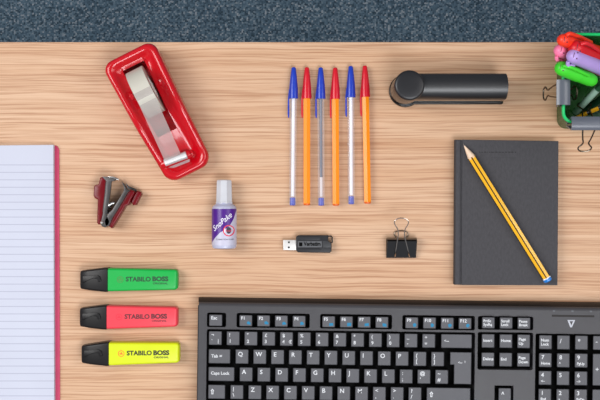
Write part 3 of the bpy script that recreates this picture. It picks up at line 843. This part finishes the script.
key(209.8, R['q'][0], 230.7, R['q'][1], [('Tab', 2.2, 6.8, 4.0), ('=', 10.2, 6.8, 4.6)])
for i, c in enumerate('QWERTYUIOP'):
    x = 236.7 + i*P; key(x, R['q'][0], x+KWD, R['q'][1], [(c, 2.0, 4.6, 5.4)])
for i, (a, b) in enumerate((('{', '['), ('}', ']'))):
    x = 236.7 + (10+i)*P; key(x, R['q'][0], x+KWD, R['q'][1], [(a, 2, 4.0, 4.6), (b, 2, 9.6, 4.6)])
key(451.2, R['q'][0], 471.8, R['a'][1], [('<', 7.6, 10.2, 3.2), ('–', 8.8, 10.2, 5.4), ('I', 14.2, 9.4, 2.6)], name='key',
    shape=[(451.2, R['q'][0]), (471.8, R['q'][0]), (471.8, R['a'][1]), (455.2, R['a'][1]), (455.2, R['q'][0]+12), (451.2, R['q'][0]+12)])
key(209.8, R['a'][0], 235.0, R['a'][1], [('Caps Lock', 2.0, 6.0, 3.9)])
for i, c in enumerate('ASDFGHJKL'):
    x = 241.0 + i*P; key(x, R['a'][0], x+KWD, R['a'][1], [(c, 2.0, 4.4, 5.4)])
for i, (a, b) in enumerate(((':', ';'), ('@', "'"), ('~', '#'))):
    x = 241.0 + (9+i)*P; key(x, R['a'][0], x+KWD, R['a'][1], [(a, 2, 3.6, 4.6), (b, 2, 9.8, 4.6)])
key(209.8, R['z'][0], 226.0, R['z'][1], [], shift=(3.8, 6.6))
x = 232.0; key(x, R['z'][0], x+KWD, R['z'][1], [('|', 2, 3.6, 4.4), ('\\', 2, 9.8, 4.4)])
for i, c in enumerate('ZXCVBNM'):
    x = 250.0 + i*P; key(x, R['z'][0], x+KWD, R['z'][1], [(c, 2.0, 4.4, 5.4)])
for i, (a, b) in enumerate((('<', ','), ('>', '.'), ('?', '/'))):
    x = 250.0 + (7+i)*P; key(x, R['z'][0], x+KWD, R['z'][1], [(a, 2, 3.6, 4.6), (b, 2, 9.4, 4.6)])
key(428.2, R['z'][0], 471.2, R['z'][1], [], shift=(4.4, 6.6))
for i, (a, b) in enumerate((('Insert', ''), ('Home', ''), ('Page', 'Up'))):
    x = 482.6 + i*17.8; key(x, 330.6, x+12.0, 343.6, [(a, 1.0, 4.6 if b else 6.2, 3.5), (b, 1.0, 8.8, 3.5)] if b else [(a, 1.0, 6.2, 3.5)])
for i, (a, b) in enumerate((('Delete', ''), ('End', ''), ('Page', 'Down'))):
    x = 482.6 + i*17.8; key(x, 349.1, x+12.0, 362.1, [(a, 1.0, 4.6, 3.5), (b, 1.0, 8.8, 3.5)] if b else [(a, 1.0, 6.2, 3.5)])
key(500.0, 384.4, 511.8, 397.6, [('^', 2.4, 6.0, 6)])
nx0 = 540.0; NP = 17.95
for j, (y0, row) in enumerate(((331.0, (('Num', 'Lock'), ('/', ''), ('*', ''), ('-', ''))), (348.9, (('7', 'Home'), ('8', '^'), ('9', 'PgUp'))),
                               (366.7, (('4', '<–'), ('5', ''), ('6', '–>'))), (384.6, (('1', 'End'), ('2', 'v'), ('3', 'PgDn'))))):
    for i, (a, b) in enumerate(row):
        x = nx0 + i*NP
        if a == 'Num': lg = [(a, 1.4, 4.8, 3.6), (b, 1.4, 8.8, 3.6)]
        elif j == 0: lg = [(a, 2.4, 5.6, 5.4)]
        else: lg = [(a, 2.0, 4.0, 5.2)] + ([(b, 1.8, 10.0, 3.2)] if b else [])
        key(x, y0, x+12.0, y0+13.4, lg)
x = nx0 + 3*NP
key(x, 348.9, x+12, 380.1, [('+', 2.4, 15.6, 5.4)])
key(x, 384.6, x+12, 415.8, [('Enter', 1.6, 15.6, 3.4)])
# lower row, mostly beyond the frame
for x0, x1 in ((209.8, 226), (232, 244), (250, 266), (272, 374), (380, 396), (402, 414), (420, 436)):
    if GP[0] < 99: key(x0, R['c'][0], x1, R['c'][1], [])
print('KEYS', GP[0])
# indicator window and logo on the case
link('indicator_slot', ext(kpx([(354, 13.2), (396.5, 13.2), (396.5, 15.2), (354, 15.2)], HC), HC-.0002, HC+.0001), mat('brown_slot', (24, 18, 17), rough=.4, spec=.3), kb, smooth=False)
for u in (355, 373.5, 392):
    link('indicator_mark', ext(kpx([(u, 8.6), (u+2.2, 8.6), (u+2.2, 10.2), (u, 10.2)], HC), HC-.0002, HC+.00008), mat('faint_mark', (84, 86, 91), rough=.5), kb, smooth=False)
vl = [(369.6, 18.2), (377.4, 18.2), (374.2, 25.6), (372.6, 25.6)]
hl = [(371.8, 19.4), (375.4, 19.4), (373.6, 23.6)]
link('logo', ext(kpx(vl, HC), HC-.0002, HC+.0001, 0, [kpx(hl, HC)]), mat('silver_logo', (170, 172, 180), rough=.4), kb, smooth=False)
_ = 0

# ------------------------------------------------------------------ pen pot
ht = .080
pot = thing('pen_pot', 'green translucent plastic pen pot at the right edge of the desk', 'pen pot', W(590, 110))
k_ = 1-ht
rimx0, rimy0, rimy1 = 262.4*k_, 77.2*k_, 166.4*k_          # world px from centre
bx0, by0, by1 = 256.8, 71.2, 150.0
def ring_pot(x0, y0, x1, y1, r, z): return [Vector((p[0]*S, p[1]*S, z)) for p in rrect(x0, y0, x1, y1, r, 6)]
M_pot = clear_mat('green_tinted_plastic', (60, 138, 62), see=.55, rough=.2, white=.15)
x1w = 330
wall = [ring_pot(bx0, by0, x1w-10, by1, 9, 0.0004), ring_pot(rimx0, rimy0, x1w, rimy1, 9.5, ht), ring_pot(rimx0+1.6, rimy0+1.6, x1w-1.6, rimy1-1.6, 8.4, ht), ring_pot(bx0+1.6, by0+1.6, x1w-11.6, by1-1.6, 7.6, .003)]
link('wall', loft(wall), M_pot, pot, ang=50)
M_rim = mat('painted_edge_glow', (20, 186, 100), rough=.3)  # solid bright green paints in the edge glow of the translucent plastic
rl_ = [ring_pot(rimx0+e, rimy0+e, x1w-e, rimy1-e, 9.5-e, z) for e, z in ((-.5, ht-.001), (-.5, ht+.0012), (.3, ht+.002), (1.6, ht+.002), (2.2, ht+.0012), (2.2, ht-.001))]
link('rim', loft(rl_, loop=True), M_rim, pot, ang=50)

# clips on the rim
def rim_clip(label, wall_pt, out_dir, m_body, m_wire, hw_, tip_out, group='binder clips on the pot rim', hoff=0.0):
    """wall_pt: rim point (world), out_dir: outward unit vector"""
    root = thing('binder_clip', label, 'binder clip', Vector((wall_pt.x, wall_pt.y, ht)), group)
    along_ = Vector((-out_dir.y, out_dir.x, 0)); zt_ = ht + .0105
    def fr(u, v, w):
        p = Vector((wall_pt.x, wall_pt.y, 0)) + along_*u + out_dir*w; p.z = zt_ - v; return p
    make_clip('', root, hw_, fr, .0132, .019, m_body, m_wire,
              [(1, tip_out, .0066, .030, .42, 1.0), (-1, math.radians(48), .0066, .030, .42, 1.0)], hoff)
    return root
wl = W(563.4, 92.3, ht+.009); rim_clip('grey binder clip gripping the left rim of the green pot', wl, Vector((-1, 0, 0)), M_clipgrey, M_dwire, .0122, math.radians(11), hoff=-.0036)
wb = W(592.0, 123.4, ht+.009); rim_clip('grey binder clip gripping the near rim of the green pot', wb, Vector((0, -1, 0)), M_clipgrey, M_dwire, .0200, math.radians(52), hoff=.003)

# chunky felt pens with little smiling faces
def felt(a, b, r, rgb, label, clip=None, face=True, clip_rgb=None, dz=0):
    A_ = W(*a); B_ = W(*b)
    A_.z = a[2]; B_.z = b[2]
    dd = B_-A_; L_ = dd.length; dd.normalize()
    root = thing('felt_pen', label, 'pen', Vector((A_.x, A_.y, A_.z)), 'chunky coloured felt pens in the green pot')
    r = r*S*.88
    m_ = mat('felt_'+str(rgb), rgb, rough=.36, var=.04)
    capf = .55
    link('cap', lathe([(0, .15*r), (.1*r, .5*r), (.35*r, .78*r), (.8*r, .96*r), (1.3*r, r), (L_*capf, r)], A_, dd, 28), m_, root, ang=50)
    link('barrel', lathe([(L_*capf, .94*r), (L_-1.2*r, .93*r), (L_-.5*r, .8*r), (L_-.15*r, .5*r), (L_, .1*r)], A_, dd, 28), m_, root, ang=50)
    u = Vector((0, 0, 1)); u = (u-dd*u.dot(dd)).normalized(); s = dd.cross(u)
    if clip:
        ang_, len_ = clip; w = u*math.cos(ang_) + s*math.sin(ang_)
        p = [A_ + dd*(.5*r) + w*(.9*r), A_ + dd*(.9*r) + w*(1.35*r), A_ + dd*(2*r) + w*(1.42*r), A_ + dd*(len_*.6) + w*(1.34*r), A_ + dd*len_ + w*(1.12*r)]
        p = smooth_path(p, 4)
        link('clip', tube(p, .0019, 10), mat('felt_'+str(clip_rgb or rgb), clip_rgb or rgb, rough=.36), root, ang=60)
    if face:
        mes = []
        def fp(al, sd, r_):      # point on the upper front of the rounded cap
            dv = (-dd*math.cos(al) + u*math.sin(al)); q = (dv*math.cos(sd) + s*math.sin(sd))
            c = A_ + dd*(1.0*r); return c + q*r*.99
        for sd in (-.42, .42):
            bm = bmesh.new(); bmesh.ops.create_uvsphere(bm, u_segments=8, v_segments=6, radius=.0007)
            me = me_from(bm); me.transform(Matrix.Translation(fp(1.15, sd, r))); mes.append(me)
        mes.append(tube([fp(.75 - .12*math.cos(t), t, r) for t in (-.35, -.2, 0, .2, .35)], .00035, 6))
        link('smiling_face', join(*mes), mat('face_print', (90, 40, 60), rough=.5), root)
    return root
felt((560.2, 39.2, .120), (612, 56, .045), 6.6, (236, 56, 30), 'orange red felt pen with smiling face, topmost at the far rim', clip=(-.75, .05))
felt((572.0, 46.5, .116), (626, 72, .045), 8.4, (196, 22, 34), 'dark red felt pen, between the orange red and lilac ones', face=True, clip=(-.5, .04), clip_rgb=(206, 30, 40))
felt((557.0, 49.2, .106), (612, 75, .030), 7.0, (238, 120, 160), 'pink felt pen with smiling face, sticking out furthest left', clip=(1.75, .018))
felt((569.4, 54.6, .118), (628, 79, .055), 7.4, (172, 146, 208), 'lilac felt pen with smiling face, between pink and green ones', clip=(2.0, .014))
felt((556.4, 66.2, .104), (596.0, 82, .084), 7.6, (62, 200, 44), 'bright green felt pen resting across the pot beside lilac one', clip=(-.15, .033))
# other pens deep in the pot
def stick(a, b, r, rgb, name, label, cat, n=6, rough=.3, bits=None, group=None):
    A_ = W(*a); B_ = W(*b); dd = B_-A_; L_ = dd.length; dd.normalize()
    root = thing(name, label, cat, A_, group)
    link('shaft', lathe([(0, r*S), (L_, r*S)], A_, dd, n), mat(name+str(rgb), rgb, rough=rough), root, ang=20)
    for f0, f1, rr, c, nm in (bits or []):
        link(nm, lathe([(L_*f0, r*S*rr[0]), (L_*f1, r*S*rr[1])], A_, dd, n if n > 6 else 12), mat(name+nm+str(c), c, rough=.35), root)
    return root
stick((574.5, 113.5, .046), (601, 85.5, .074), 3.0, (30, 66, 44), 'marker_pen', 'dark green marker with pale printed band inside the pot', 'pen', 20, bits=[(.02, .86, (1.04, 1.04), (128, 156, 140), 'pale_sleeve')])
stick((581, 112, .030), (624, 84, .070), 3.2, (26, 58, 40), 'ink_pen', 'dark green pen behind the pencils inside the pot', 'pen', 20)
stick((576, 118, .052), (622, 98, .073), 2.1, (214, 156, 24), 'short_pencil', 'yellow and black pencil in the green pot, upper one', 'pencil', 6, bits=[(.25, .34, (1.06, 1.06), (20, 20, 20), 'black_stripe'), (.5, .56, (1.06, 1.06), (20, 20, 20), 'black_stripe')])
stick((588, 117, .042), (626, 108, .066), 2.3, (96, 124, 104), 'wax_crayon', 'grey green crayon lying lowest in the green pot', 'crayon', 16)
stick((590, 60, .006), (640, 74, .060), 2.6, (24, 46, 34), 'ink_pen', 'black green pen under the felt pens', 'pen', 16)

# ------------------------------------------------------------------ light, camera, world
def area(name, loc, size, power, target=(0, 0, 0), rgb=(1, 1, 1), sy=None):
    l = bpy.data.lights.new(name, 'AREA'); l.energy = power; l.size = size; l.color = rgb
    if sy: l.shape = 'RECTANGLE'; l.size_y = sy
    o = bpy.data.objects.new(name, l); C.objects.link(o); o.location = loc
    o.rotation_euler = (Vector(target)-Vector(loc)).to_track_quat('-Z', 'Y').to_euler(); return o
area('softbox_left', (-1.15, .25, 1.35), .8, 24, (0, 0, 0), (1, .985, .97), 1.0)
area('softbox_right', (1.3, .1, 1.5), .9, 11, (0, 0, 0), (1, .97, .94), 1.0)
area('ceiling_panel', (.35, -.72, 1.5), .9, 19, (.1, .05, 0), (.95, .97, 1), .6)
w = bpy.data.worlds.new('w'); bpy.context.scene.world = w; w.use_nodes = True
w.node_tree.nodes['Background'].inputs['Color'].default_value = (.86, .9, 1, 1)
w.node_tree.nodes['Background'].inputs['Strength'].default_value = .30
cam = bpy.data.cameras.new('camera'); co = bpy.data.objects.new('camera', cam); C.objects.link(co)
co.location = (0, 0, D); cam.sensor_width = 36; cam.lens = 36*D/(600*S); cam.clip_start = .01
bpy.context.scene.camera = co
vs = bpy.context.scene.view_settings
vs.view_transform = 'Standard'; vs.look = 'None'; vs.gamma = 1; vs.exposure = -0.10; vs.use_curve_mapping = False
for o in bpy.data.objects:
    if '_local' in o: del o['_local']
